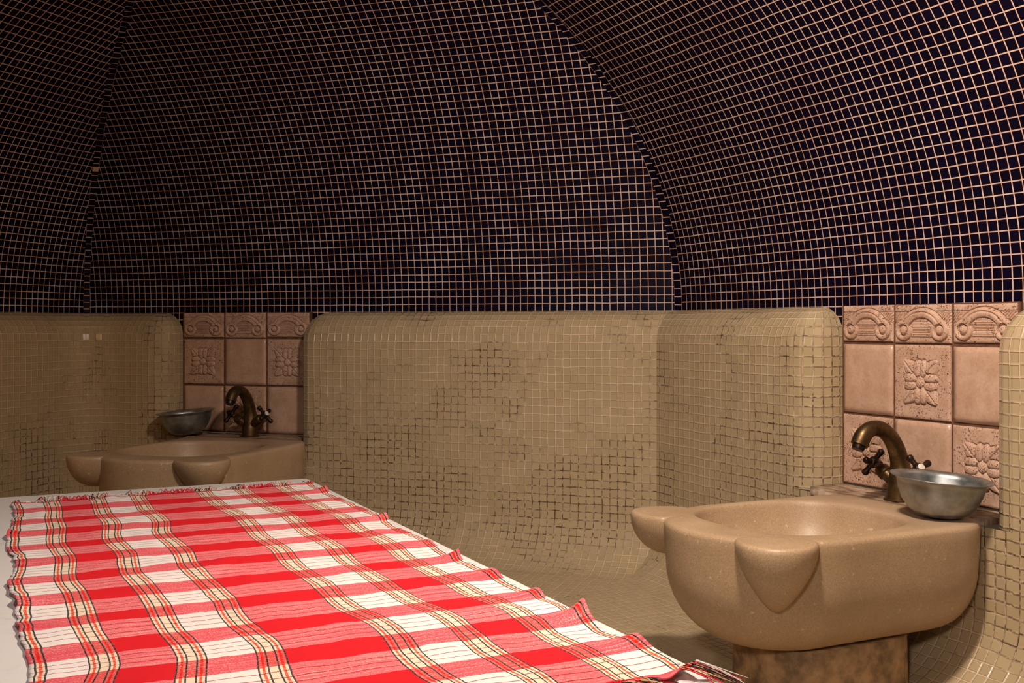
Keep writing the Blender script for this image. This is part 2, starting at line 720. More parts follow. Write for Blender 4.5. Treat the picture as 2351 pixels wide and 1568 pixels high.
def block(name, segs):
    """segs: function(e,w)->list of plan point lists, ordered along the block, with fixed u lists"""
    mb = MB()
    lev_up, v_up, lev_lo, v_lo = block_levels()
    base = segs(0.0, T)
    for si, (pts0, uu, flip, is_end) in enumerate(base):
        levels, vs = (lev_up, v_up) if is_end else (lev_lo + lev_up, v_lo + v_up)
        P, UV = [], []
        for (z, e, w), v in zip(levels, vs):
            pts, u2 = segs(e, w)[si][:2]
            P.append([(p.x, p.y, z) for p in pts])
            UV.append([(u, -v) for u in (uu if is_end else u2)])
        mb.grid(P, UV, flip)
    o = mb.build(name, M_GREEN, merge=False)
    bm = bmesh.new()
    bm.from_mesh(o.data)
    bmesh.ops.remove_doubles(bm, verts=bm.verts, dist=1e-5)
    for f in bm.faces:
        f.smooth = False
    bm.to_mesh(o.data)
    bm.free()
    return struct(o)


def u_side(pts, u_end, sgn):
    """arc length running back from the front point"""
    acc = [0.0]
    for a, b in zip(pts[::-1], pts[::-1][1:]):
        acc.append(acc[-1] + (b - a).length)
    return [u_end - sgn * x for x in acc][::-1]


def seg_mid(e, w):
    A = end_pts(CL, dB, nB, NICHE_B[1], +1, e, w, 0)
    Rr = c_right(w)
    front = lin(A[-1], Rr, 24)
    B = end_pts(CR, dR, nR, NICHE_R[0], -1, e, w, 0)
    fr = lin(Rr, B[-1], 14)
    A0 = end_pts(CL, dB, nB, NICHE_B[1], +1, 0, T, 0)
    B0 = end_pts(CR, dR, nR, NICHE_R[0], -1, 0, T, 0)
    uA = u_side(A0, (A0[-1] - CL).dot(dB), +1)
    uB = u_side(B0, (B0[-1] - CR).dot(dR) + 0.008, -1)
    uf = [(p - CL).dot(dB) for p in front]
    ur = [(p - CR).dot(dR) + 0.008 for p in fr]
    return [(A, uA, True, True), (front, uf, True, False), (fr, ur, True, False), (B, uB, False, True)]


def seg_left(e, w):
    C, tl, cen, rho = fillet(w)
    far = lin(CL + nL * w + dL * LEN_L, C + dL * tl, 24)
    arc = fil_pts(w)
    B = end_pts(CL, dB, nB, NICHE_B[0], -1, e, w, 0)
    fr = lin(arc[-1], B[-1], 4)
    B0 = end_pts(CL, dB, nB, NICHE_B[0], -1, 0, T, 0)
    uB = u_side(B0, (B0[-1] - CL).dot(dB), -1)
    ufar = [-(p - CL).dot(dL) for p in far]
    ufr = [(p - CL).dot(dB) for p in fr]
    ua = [ufar[-1] + (ufr[0] - ufar[-1]) * k / 10 for k in range(11)]
    return [(far, ufar, True, False), (arc, ua, True, False), (fr, ufr, True, False), (B, uB, False, True)]


def seg_right(e, w):
    A = end_pts(CR, dR, nR, NICHE_R[1], +1, e, w, 0)
    front = lin(A[-1], CR + nR * w + dR * LEN_R, 24)
    A0 = end_pts(CR, dR, nR, NICHE_R[1], +1, 0, T, 0)
    uA = u_side(A0, (A0[-1] - CR).dot(dR), +1)
    uf = [(p - CR).dot(dR) for p in front]
    return [(A, uA, True, True), (front, uf, True, False)]


block("trim_4", seg_mid)
block("trim_5", seg_left)
block("trim_6", seg_right)


# ------------------------------------------------------------------ tiled splashbacks
def rosette_h(x, y):
    """x, y in [-1,1] over the rosette square -> height 0..1 with carved outlines"""
    h = np.full_like(x, -9.0)

    def add(f, amp, extra=0.0):
        nonlocal h
        val = amp * np.sqrt(np.clip(f, 0, 1)) - 0.55 * np.exp(-(f / 0.16) ** 2) + extra
        sel = f > -0.45
        h = np.where(sel & ((f > 0) | (h < -5)), np.where(f > 0, np.maximum(val, np.where(h < -5, -9, h * 0 + val)), val), h)

    r = np.hypot(x, y)
    for k in range(4):
        a = pi / 4 + k * pi / 2
        l = x * cos(a) + y * sin(a)
        t = -x * sin(a) + y * cos(a)
        w = 0.07 + 0.34 * np.sin(pi * np.clip((l - 0.05) / 1.32, 0, 1)) ** 0.9
        f = np.where((l > 0.1) & (l < 1.36), 1 - (t / w) ** 2, -9)
        add(f, 0.75, -0.5 * np.exp(-(t / 0.03) ** 2))
    for k in range(4):
        a = k * pi / 2
        l = x * cos(a) + y * sin(a)
        t = np.abs(-x * sin(a) + y * cos(a)) - 0.17
        f = 1 - ((l - 0.60) / 0.42) ** 2 - (t / 0.235) ** 2
        add(f, 0.9, -0.3 * np.exp(-((t + 0.17) / 0.03) ** 2))
    f = 1 - (r / 0.27) ** 2
    add(f, 0.9, 0.18 * np.sin(x * 42) * np.sin(y * 42))
    return np.where(h < -5, 0.0, h)


def scroll_h(X, Y):
    """X in [-1,1] across the tile, Y in [0,1] up it; metres inside"""
    x, y = X * 0.075, Y * 0.08
    h = np.zeros_like(x)
    ax = np.abs(x)
    rr = np.sqrt((x / 0.064) ** 2 + ((y - 0.018) / 0.056) ** 2)
    up = y > 0.018
    f = np.where(up, 1 - ((rr - 0.80) / 0.20) ** 2, -9)
    band = 0.9 * np.sqrt(np.clip(f, 0, 1)) - 0.6 * np.exp(-(f / 0.2) ** 2) - 0.45 * np.exp(-((rr - 0.83) / 0.028) ** 2) * (f > 0)
    h = np.where(f > -0.5, band, h)
    # cross-hatched lunette
    lun = up & (rr < 0.59) & (y > 0.016)
    h = np.where(lun, 0.05 + 0.55 * np.maximum(-0.5, np.sin((x + y) * 950) * np.sin((x - y) * 950)), h)
    # volutes
    r = np.hypot(ax - 0.048, y - 0.027)
    f = 1 - ((r - 0.0165) / 0.0065) ** 2
    vol = 0.9 * np.sqrt(np.clip(f, 0, 1)) - 0.6 * np.exp(-(f / 0.2) ** 2)
    outer = (f > -0.5) & ((y < 0.034) | (ax > 0.05))
    h = np.where(outer, vol, h)
    f = 1 - (r / 0.0105) ** 2
    h = np.where(f > -0.6, 1.05 * np.sqrt(np.clip(f, 0, 1)) - 0.6 * np.exp(-(f / 0.3) ** 2), h)
    # base line and top line
    h = np.where((y < 0.0135) & (np.abs(y - 0.0125) < 0.001) & (ax < 0.03), -0.5, h)
    h = np.where((np.abs(y - 0.066) < 0.0009) & (rr > 1.04), -0.55, h)
    h = np.where((y > 0.04) & (y < 0.065) & (rr > 1.06), h + 0.25 * np.sin((x - y) * 900) - 0.12, h)
    return h


def tile_part(name, x0, z0, w, hgt, kind, parent, rng):
    n = {'plain': 14, 'rosette': 130, 'scroll': 170}[kind]
    m = n if kind != 'scroll' else 100
    xs = np.linspace(0, 1, n)
    ys = np.linspace(0, 1, m)
    X, Y = np.meshgrid(xs, ys)
    H = np.zeros_like(X)
    if kind == 'rosette':
        s = 0.60
        H = rosette_h((X - 0.5) / (s / 2), (Y - 0.5) / (s / 2)) * 0.0075
    elif kind == 'scroll':
        H = scroll_h(2 * X - 1, Y) * 0.0060
    ex = np.minimum(np.minimum(X, 1 - X) * w, np.minimum(Y, 1 - Y) * hgt)
    base = 0.0075 - 0.003 * np.exp(-ex / 0.002)
    # front face plus a skirt back to the bed
    jit = [rng.uniform(-0.0012, 0.0012) for _ in range(4)]
    rows = []
    for j in range(m):
        row = []
        for i in range(n):
            u, v = X[j, i], Y[j, i]
            xx = x0 + u * w + jit[0] * (1 - u) + jit[1] * u
            zz = z0 + v * hgt + jit[2] * (1 - v) + jit[3] * v
            row.append((xx, -(base[j, i] + H[j, i]), zz))
        rows.append(row)
    mb = MB()
    mb.grid(rows)
    back = lambda r: [(p[0], 0.001, p[2]) for p in r]
    mb.grid([back(rows[0]), rows[0]])
    mb.grid([rows[-1], back(rows[-1])])
    lcol, rcol = [r[0] for r in rows], [r[-1] for r in rows]
    mb.grid([lcol, back(lcol)])
    mb.grid([back(rcol), rcol])
    o = mb.build(name, M_PLAIN if kind == 'plain' else M_PITTED, parent)
    return o


def splashback(P0, d, n, niche, rows, label, seed, RIM):
    rng = random.Random(seed)
    a0, a1 = niche
    o = P0 + d * a0 + n * 0.006
    root = tag(empty("tiled_splashback", (o.x, o.y, RIM + 0.002), atan2(d.y, d.x)), label, "splashback", "carved tile splashbacks over the basins")
    w = a1 - a0
    top = SEAM - RIM - 0.003
    mb = MB()
    mb.box((0.0, -0.0022, 0.0), (w, 0.005, top + 0.002))
    mb.build("grout_bed", M_GROUT, root, smooth=False)
    g = 0.0062
    tw = (w - g * 4) / 3
    hs = 0.078
    hm = (top - hs - g * 2.5) / 2
    z = top
    for kinds, hh in rows_with(rows, hs, hm):
        z -= hh
        for k, kind in enumerate(kinds):
            tile_part({'plain': 'plain_tile', 'rosette': 'rosette_tile', 'scroll': 'scroll_tile'}[kind], g + k * (tw + g), z, tw, hh, kind, root, rng)
        z -= g
    return root


def rows_with(rows, hs, hm):
    return [(r, hs if r[0] == 'scroll' else hm) for r in rows]


S3 = ('scroll',) * 3
A3, B3 = ('plain', 'rosette', 'plain'), ('rosette', 'plain', 'rosette')
splashback(CL, dB, nB, NICHE_B, [S3, B3, A3], "pink carved tile panel above the far basin, one plain tile between two rosettes", 3, RIM_B)
splashback(CR, dR, nR, NICHE_R, [S3, A3, B3], "pink carved tile panel above the near basin, one rosette between two plain tiles", 5, RIM)


# ------------------------------------------------------------------ basins
def u_outline(hw, b0, bc, inset, n=40, back_inset=0.0):
    """closed plan outline of the basin: straight sides, round front. local x across, y = -(distance from wall)"""
    h = hw - inset
    pts = []
    rc = 0.062
    arc = [(rc * (1 - sin(pi / 2 * k / 6)), rc * (1 - cos(pi / 2 * k / 6))) for k in range(7)]   # rounded corners at the wall
    for dx, db in arc:
        pts.append((h - dx, -(b0 + back_inset + db * 1.25)))
    for k in range(1, 8):
        pts.append((h, -(b0 + rc * 1.25 + (bc - b0 - rc * 1.25) * k / 8)))
    for k in range(n + 1):
        th = pi * k / n
        pts.append((h * cos(th), -(bc + h * 1.0 * sin(th))))
    for k in range(7, 0, -1):
        pts.append((-h, -(b0 + rc * 1.25 + (bc - b0 - rc * 1.25) * k / 8)))
    for dx, db in arc[::-1]:
        pts.append((-h + dx, -(b0 + back_inset + db * 1.25)))
    for k in range(1, 8):
        w2 = h - rc
        pts.append((-w2 + 2 * w2 * k / 8, -(b0 + back_inset)))
    return pts


HW, B0, BC = 0.198, 0.1085, 0.452
Z_BOT = 0.098


def basin(P0, d, n, a_c, niche, label, RIM, k_=1.0, dep_r=0.106, dep_l=0.070):
    o = P0 + d * a_c
    root = tag(empty("wash_basin", (o.x, o.y, 0.0), atan2(d.y, d.x)), label, "basin", "stone wash basins")
    root.scale = (k_, k_, 1.0)
    mb = MB()
    loops = []
    RX, RZ = 0.125, 0.135
    zr = RIM
    for k in range(0, 11):
        th = pi / 2 * k / 10
        ins = RX * (1 - sin(th))
        z = Z_BOT + RZ * (1 - cos(th))
        loops.append([(x, y, z) for x, y in u_outline(HW - 0.004, B0, BC, ins)])
    for z, ins in ((0.26, 0.002), (0.285, 0.001), (zr - 0.010, 0.0), (zr - 0.0055, 0.0012), (zr - 0.002, 0.0045), (zr, 0.010)):
        loops.append([(x, y, z) for x, y in u_outline(HW, B0, BC, ins, back_inset=0.0)])
    # opening
    oc, orx, ory = (-0.012, -0.384), 0.163, 0.176
    outer = loops[-1]

    def opening(sx, sy, z):
        out = []
        for x, y, _ in outer:
            a = atan2((y - oc[1]) / ory, (x - oc[0]) / orx)
            q = (abs(cos(a)) ** 2.8 + abs(sin(a)) ** 2.8) ** (-1 / 2.8)
            out.append((oc[0] + orx * sx * cos(a) * q, oc[1] + ory * sy * sin(a) * q, z))
        return out

    op = opening(1.04, 1.035, zr)
    for k in range(1, 4):
        f = k / 4
        loops.append([tuple(Vector(p).lerp(Vector(q), f)) for p, q in zip(outer, op)])
    loops.append(op)
    for s, z in ((1.015, zr - 0.0015), (1.0, zr - 0.005), (0.992, zr - 0.012)):
        loops.append(opening(s, s, z))
    for k in range(1, 11):
        th = pi / 2 * k / 10
        loops.append(opening(0.992 * cos(th) + 0.0, 0.992 * cos(th), zr - 0.012 - 0.125 * sin(th)) if k < 10 else opening(0.03, 0.03, zr - 0.137))
    mb.grid(loops, close_u=True)
    mb.fan(loops[0], (0, -0.36, Z_BOT), flip=True)
    mb.fan(loops[-1], (oc[0], oc[1], zr - 0.137))
    mb.build("bowl", M_STONE, root)
    # carved lugs
    for ang, dep in ((38, dep_r), (142, dep_l)):
        th = radians(ang)
        ux, uy = cos(th), -sin(th)
        cx, cy = HW * 0.965 * ux, -BC + HW * 0.965 * uy
        lm = MB()
        rad, rin, tan_ = 0.080, 0.026, 0.068
        rows = []
        nt = 36

        def lug_ring(s, zz, sharp_=0.0):
            out = []
            for j in range(nt):
                q = 2 * pi * j / nt
                r = rad if cos(q) > 0 else rin
                px = r * cos(q) * s
                py = tan_ * sin(q) * (s - sharp_ * s * (1 - s))
                out.append((cx + ux * px - uy * py, cy + uy * px + ux * py, zz))
            return out

        for sc_ in (0.0, 0.5, 0.85, 0.93):
            rows.append(lug_ring(sc_, zr + 0.0004))
        rows.append(lug_ring(0.965, zr - 0.001))
        rows.append(lug_ring(0.99, zr - 0.004))
        for k in range(0, 15):
            ph = pi / 2 * k / 14
            keel = 0.45 if ang < 90 else 0.1
            rows.append(lug_ring(max(0.02, (1 - keel) * cos(ph) ** 0.7 + keel * (1 - sin(ph) ** 1.6)), zr - 0.009 - dep * sin(ph), 0.4))
        lm.grid(rows, close_u=True)
        lm.build("lug", M_STONE, root)
    # foot
    fm = MB()
    rings = []
    for z, s in ((0.001, 1.03), (0.012, 1.01), (0.05, 1.0), (Z_BOT + 0.004, 1.0)):
        ring = []
        for k in range(48):
            q = 2 * pi * k / 48
            cx, sx = cos(q), sin(q)
            e = 0.28
            px = 0.112 * math.copysign(abs(cx) ** (2 * e), cx)
            py = 0.150 * math.copysign(abs(sx) ** (2 * e), sx)
            wv = 1 + 0.02 * mnoise.noise(Vector((px * 30, py * 30, z * 40)))
            ring.append((0.012 + px * s * wv, -0.355 + py * s * wv, z))
        rings.append(ring)
    fm.grid(rings, close_u=True)
    fm.fan(rings[-1], (0, -0.355, Z_BOT + 0.004))
    fm.build("foot", M_FOOT, root)
    # stained mortar shelf between the bowl and the tiles
    sm = MB()
    x0, x1 = (niche[0] - a_c + 0.003) / k_, (niche[1] - a_c - 0.003) / k_
    nx, ny = 30, 8

    def dep(i):
        return 0.103 + 0.030 * min(1.0, max(0.0, (nx - 1 - i) / 5), max(0.0, i / 2))

    top = [[(x0 + (x1 - x0) * i / nx, (-0.004 - (dep(i) - 0.004) * j / ny) / k_, RIM - 0.001 + 0.0016 * mnoise.noise(Vector((i * 0.9, j * 1.3, a_c)))) for i in range(nx + 1)] for j in range(ny + 1)]
    sm.grid(top)
    fr = top[-1]
    sm.grid([fr, [(p[0], p[1], LOW_TOP + 0.0005) for p in fr]])
    lf = [r[0] for r in top]
    rt = [r[-1] for r in top]
    sm.grid([[(p[0], p[1], LOW_TOP + 0.0005) for p in lf], lf])
    sm.grid([rt, [(p[0], p[1], LOW_TOP + 0.0005) for p in rt]])
    sm.build("shelf", M_LEDGE, root)
    return root


basin(CL, dB, nB, 0.741, NICHE_B, "sandy stone basin in the far corner, half hidden behind the marble table", RIM_B, 1.075, 0.086, 0.078)
basin(CR, dR, nR, 0.952, NICHE_R, "large sandy stone basin on the right, on its foot in full view", RIM)


# ------------------------------------------------------------------ taps
def tap(P0, d, n, a, b, label, RIM):
    o = P0 + d * a + n * b
    root = tag(empty("mixer_tap", (o.x, o.y, RIM + 0.0002), atan2(d.y, d.x)), label, "tap", "brass mixer taps")
    ctrl = [(0, 0.0), (-0.002, 0.02), (-0.005, 0.05), (-0.002, 0.078), (0.008, 0.106), (0.026, 0.131), (0.050, 0.146), (0.074, 0.147), (0.094, 0.136), (0.106, 0.116)]
    rad = [0.0235, 0.0245, 0.0225, 0.0185, 0.0172, 0.0163, 0.0158, 0.0160, 0.0168, 0.0172]
    pts, rr = [], []
    for i in range(len(ctrl) - 1):
        p0, p1, p2, p3 = (Vector(ctrl[max(i - 1, 0)]), Vector(ctrl[i]), Vector(ctrl[i + 1]), Vector(ctrl[min(i + 2, len(ctrl) - 1)]))
        for k in range(4):
            t = k / 4
            q = 0.5 * ((2 * p1) + (p2 - p0) * t + (2 * p0 - 5 * p1 + 4 * p2 - p3) * t * t + (-p0 + 3 * p1 - 3 * p2 + p3) * t ** 3)
            pts.append((0, -q.x, q.y))
            rr.append(rad[i] + (rad[i + 1] - rad[i]) * t)
    pts.append((0, -ctrl[-1][0], ctrl[-1][1]))
    rr.append(rad[-1])
    mb = MB()
    mb.tube(pts, rr, 28)
    sharp(mb.build("spout", M_BRASS, root))
    am = MB()
    tip = Vector(pts[-1])
    dr = (tip - Vector(pts[-3])).normalized()
    am.tube([tip - dr * 0.002, tip + dr * 0.006, tip + dr * 0.010], [0.0128, 0.0128, 0.0115], 24)
    sharp(am.build("aerator", M_DARK, root))
    fm = MB()
    fm.lathe([(0.0005, 0.0), (0.030, 0.0), (0.030, 0.002), (0.0275, 0.0042), (0.0005, 0.0042)], 36)
    sharp(fm.build("base_flange", M_BRASS, root))
    for sx in (-1, 1):
        ax = Vector((sx * cos(radians(33)), -0.12, sin(radians(33)))).normalized()
        s0 = Vector((0, 0, 0.030))
        sm = MB()
        sm.tube([s0, s0 + ax * 0.034, s0 + ax * 0.036, s0 + ax * 0.050, s0 + ax * 0.056, s0 + ax * 0.058, s0 + ax * 0.066],
                [0.0135, 0.0135, 0.0158, 0.0150, 0.0115, 0.007, 0.007], 22)
        st = sharp(sm.build("valve_stem", M_BRASS, root))
        c = s0 + ax * 0.074
        hm = MB()
        e1 = ax.cross(Vector((0, 1, 0))).normalized()
        e2 = ax.cross(e1).normalized()
        hm.tube([c - ax * 0.010, c - ax * 0.006, c + ax * 0.005, c + ax * 0.008], [0.008, 0.0115, 0.0115, 0.0095], 20)
        for k in range(4):
            q = radians(20 + 90 * k)
            e = e1 * cos(q) + e2 * sin(q)
            hm.tube([c + e * 0.006, c + e * 0.014, c + e * 0.022, c + e * 0.027, c + e * 0.031, c + e * 0.0335],
                    [0.0068, 0.0050, 0.0060, 0.0074, 0.0066, 0.002], 14)
        hd = hm.build("cross_handle", M_DARK, root)
        bm_ = MB()
        bm_.tube([c + ax * 0.0075, c + ax * 0.0095, c + ax * 0.0105], [0.0078, 0.0078, 0.006], 22)
        bt = bm_.build("porcelain_button", M_PORC, hd)
        dm = MB()
        dm.tube([c + ax * 0.0105 - e1 * 0.003, c + ax * 0.0109 + e1 * 0.003], [0.0012, 0.0012], 8)
    return root


tap(CL, dB, nB, 0.698, 0.074, "aged brass swan-neck mixer tap on the far basin, behind the table", RIM_B)
tap(CR, dR, nR, 0.882, 0.074, "aged brass swan-neck mixer tap on the near basin, beside the larger bowl", RIM)


# ------------------------------------------------------------------ bowls
def bowl(x, y, z, tilt_axis, tilt, label, rad=0.0905):
    mb = MB()
    k = rad / 0.0905
    outer = [(0.0005, 0.0), (0.030, 0.0), (0.042, 0.003), (0.056, 0.013), (0.067, 0.028), (0.074, 0.045), (0.0775, 0.060), (0.079, 0.066), (0.0885, 0.0695), (0.0905, 0.0712)]
    inner = [(0.0902, 0.0722), (0.0885, 0.0712), (0.0785, 0.0682), (0.0765, 0.061), (0.0728, 0.0455), (0.0658, 0.029), (0.055, 0.0145), (0.0415, 0.0048), (0.030, 0.0018), (0.0005, 0.0018)]
    mb.lathe([(r * k, q * k) for r, q in outer + inner], 72)
    o = mb.build("metal_bowl", M_ALU)
    R = Matrix.Rotation(tilt, 4, Vector(tilt_axis))
    o.data.transform(R)
    zmin = min(v.co.z for v in o.data.vertices)
    o.data.transform(Matrix.Translation((0, 0, -zmin)))
    o.location = (x, y, z)
    o["label"], o["category"], o["group"] = label, "bowl", "metal washing bowls"
    return o


pb = CR + dR * 1.064 + nR * 0.162
bowl(pb.x, pb.y, RIM + 0.0006, (0.35, 1, 0), radians(4.5), "aluminium bowl on the corner of the near stone basin, beside its tap")
pb = CL + dB * 0.492 + nB * 0.110
bowl(pb.x, pb.y, RIM_B + 0.0006, (-0.25, 1, 0), radians(-5.0), "dull aluminium bowl on the edge of the far basin, left of its tap", 0.0915)

# ------------------------------------------------------------------ marble table
TAB_Z = 0.32
tc = V2(-0.4615, 2.408)                   # far right corner
tv = V2(0.434, -0.901).normalized()       # along, towards the viewer
tu = V2(-0.901, -0.434).normalized()      # across, to the left
TW, TL = 0.98, 2.05
ang = atan2(-tu.y, -tu.x)
root = tag(empty("marble_table", (tc.x, tc.y, 0.0), ang), "low white marble massage table in the foreground under the checked cloth", "table")
mb = MB()
h = 0.045
bev = 0.004
x0, x1, y0, y1 = -TW, 0.0, -TL, 0.0
rings = []
for z, i in ((TAB_Z - h, bev), (TAB_Z - h + bev, 0), (TAB_Z - bev, 0), (TAB_Z - bev * 0.3, bev * 0.3), (TAB_Z, bev)):
    rings.append([(x0 + i, y0 + i, z), (x1 - i, y0 + i, z), (x1 - i, y1 - i, z), (x0 + i, y1 - i, z)])
mb.grid(rings, close_u=True)
mb.f.append([len(mb.v) - 4 + k for k in range(4)])
mb.uv.append([(0, 0)] * 4)
mb.m.append(0)
mb.f.append([3, 2, 1, 0])
mb.uv.append([(0, 0)] * 4)
mb.m.append(0)
sharp(mb.build("slab", M_MARBLE, root), 20)
mb = MB()
i = 0.06
zb = TAB_Z - h
for (ax, ay), (bx, by) in (((x0 + i, y0 + i), (x1 - i, y0 + i)), ((x1 - i, y0 + i), (x1 - i, y1 - i)), ((x1 - i, y1 - i), (x0 + i, y1 - i)), ((x0 + i, y1 - i), (x0 + i, y0 + i))):
    L = math.hypot(bx - ax, by - ay)
    mb.grid([[(ax, ay, 0.001), (bx, by, 0.001)], [(ax, ay, zb), (bx, by, zb)]], [[(0, 0), (L, 0)], [(0, zb), (L, zb)]])
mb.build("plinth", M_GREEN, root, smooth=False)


# ------------------------------------------------------------------ checked cloth
CW, CLEN = 0.586, 1.392
PER = 0.118
V_PH = 0.078        # start of the first red band from the far edge


def cloth_mat():
    m = N("checked_cotton")
    uv = m.coord('UV')
    u, v, _ = m.sep(uv)                              # metres: u from the centre line, v from the far edge
    wob = m.noise(uv, 60.0, 2)
    uj = m.math('ADD', u, m.math('MULTIPLY', m.math('SUBTRACT', m.noise(uv, 14.0, 2), 0.5), 0.004))
    t = m.math('ABSOLUTE', uj)
    W, RD, CR_, K = (1.0, 1.0, 1.0), (0.93, 0.165, 0.20), (0.96, 0.87, 0.68), (0.03, 0.025, 0.025)
    SR = (0.95, 0.12, 0.05)
    s = 1 / 0.32
    warp = m.ramp(m.math('MULTIPLY', t, s), [(0.0, RD), (0.066 * s, W), (0.1425 * s, RD), (0.225 * s, W)], 'CONSTANT')
    g = m.math('MINIMUM', m.math('ABSOLUTE', m.math('SUBTRACT', t, 0.0665)),
               m.math('MINIMUM', m.math('ABSOLUTE', m.math('SUBTRACT', t, 0.1425)), m.math('ABSOLUTE', m.math('SUBTRACT', t, 0.2250))))
    gs = 1 / 0.025
    grp = m.ramp(m.math('MULTIPLY', g, gs), [(0.0, CR_), (0.0040 * gs, K), (0.0056 * gs, CR_), (0.0080 * gs, SR), (0.0106 * gs, CR_), (0.0132 * gs, K), (0.0149 * gs, W)], 'CONSTANT')
    gin = m.math('LESS_THAN', g, 0.0149)
    isk1 = m.math('MULTIPLY', m.math('GREATER_THAN', g, 0.0040), m.math('LESS_THAN', g, 0.0056))
    isk2 = m.math('MULTIPLY', m.math('GREATER_THAN', g, 0.0132), m.math('LESS_THAN', g, 0.0149))
    e = m.math('ABSOLUTE', m.math('SUBTRACT', t, 0.2830))
    edg = m.ramp(m.math('MULTIPLY', e, gs), [(0.0, SR), (0.0016 * gs, CR_), (0.0038 * gs, K), (0.0058 * gs, W)], 'CONSTANT')
    ein = m.math('LESS_THAN', e, 0.0058)
    isk3 = m.math('MULTIPLY', ein, m.math('GREATER_THAN', e, 0.0038))
    warp = m.mix(gin, warp, grp)
    warp = m.mix(ein, warp, edg)
    isk = m.math('MAXIMUM', m.math('MAXIMUM', isk1, isk2), isk3)
    # weft
    vj = m.math('ADD', v, m.math('MULTIPLY', m.math('SUBTRACT', m.noise(m.comb(m.math('ADD', u, 3.0), v, 0.0), 9.0, 2), 0.5), 0.006))
    ph = m.math('FRACT', m.math('DIVIDE', m.math('SUBTRACT', vj, V_PH), PER))
    red = m.math('LESS_THAN', ph, 0.44)
    FW, FR_, PK = (0.80, 0.745, 0.705), (0.70, 0.078, 0.10), (0.40, 0.11, 0.115)
    line = m.math('GREATER_THAN', m.math('ABSOLUTE', m.math('SUBTRACT', m.math('FRACT', m.math('MULTIPLY', m.math('SUBTRACT', ph, 0.44), 7.15)), 0.5)), 0.447)
    line = m.math('MULTIPLY', line, m.math('SUBTRACT', 1.0, m.math('GREATER_THAN', m.math('ABSOLUTE', m.math('SUBTRACT', ph, 0.72)), 0.24)))
    weft = m.mix(red, m.mix(line, FW, PK), FR_)
    # uneven yarn
    spk = m.noise(uv, 520.0, 2, 0.7)
    yarn = m.noise(m.comb(m.math('MULTIPLY', u, 9.0), m.math('MULTIPLY', v, 330.0), 0.0), 1.0, 3, 0.6)
    var = m.math('ADD', m.math('MULTIPLY', m.math('SUBTRACT', spk, 0.5), 0.9), m.math('MULTIPLY', m.math('SUBTRACT', yarn, 0.5), 0.8))
    pale = m.smooth(var, -0.04, 0.24, 0.0, 0.55)
    warp2 = m.mix(m.math('MULTIPLY', pale, m.math('SUBTRACT', 1.0, isk)), warp, (1.0, 0.85, 0.83))
    weft2 = m.mix(m.math('MULTIPLY', pale, red), weft, FW)
    isr = m.math('MULTIPLY', m.math('LESS_THAN', m.math('ABSOLUTE', m.math('SUBTRACT', m.sep(warp)[1], 0.165)), 0.02), red)
    col = m.mix(1.0, m.mix(isr, warp2, warp), m.mix(isr, weft2, weft), 'MULTIPLY')
    col = m.mix(m.math('MULTIPLY', m.math('MULTIPLY', isk, m.smooth(spk, 0.45, 0.62)), 0.5), col, (0.30, 0.27, 0.26))
    stain = m.smooth(m.noise(uv, 7.0, 4, 0.6), 0.5, 0.75, 0.0, 0.25)
    col = m.mix(stain, col, m.mix(1.0, col, (0.80, 0.45, 0.62), 'MULTIPLY'))
    m.bump(spk, 0.15, 0.0006)
    return m.out(col, 0.88, spec=0.15)


M_CLOTH = cloth_mat()
croot = tag(empty("checked_cloth", (tc.x, tc.y, TAB_Z), ang), "red and white checked bath cloth with fringed ends spread on the marble table", "cloth")
# cloth corner (far right) relative to the table corner, in table axes (x to the right, y away from the viewer)
FRx, FRy = 0.0, 0.0
P = V2(-0.412, 2.295) - tc
FRx, FRy = P.dot(-tu), P.dot(-tv)
FRx -= 0.017
nu, nv = 130, 300


def nz(x, y, s=0.0):
    return mnoise.noise(Vector((x, y, s)))


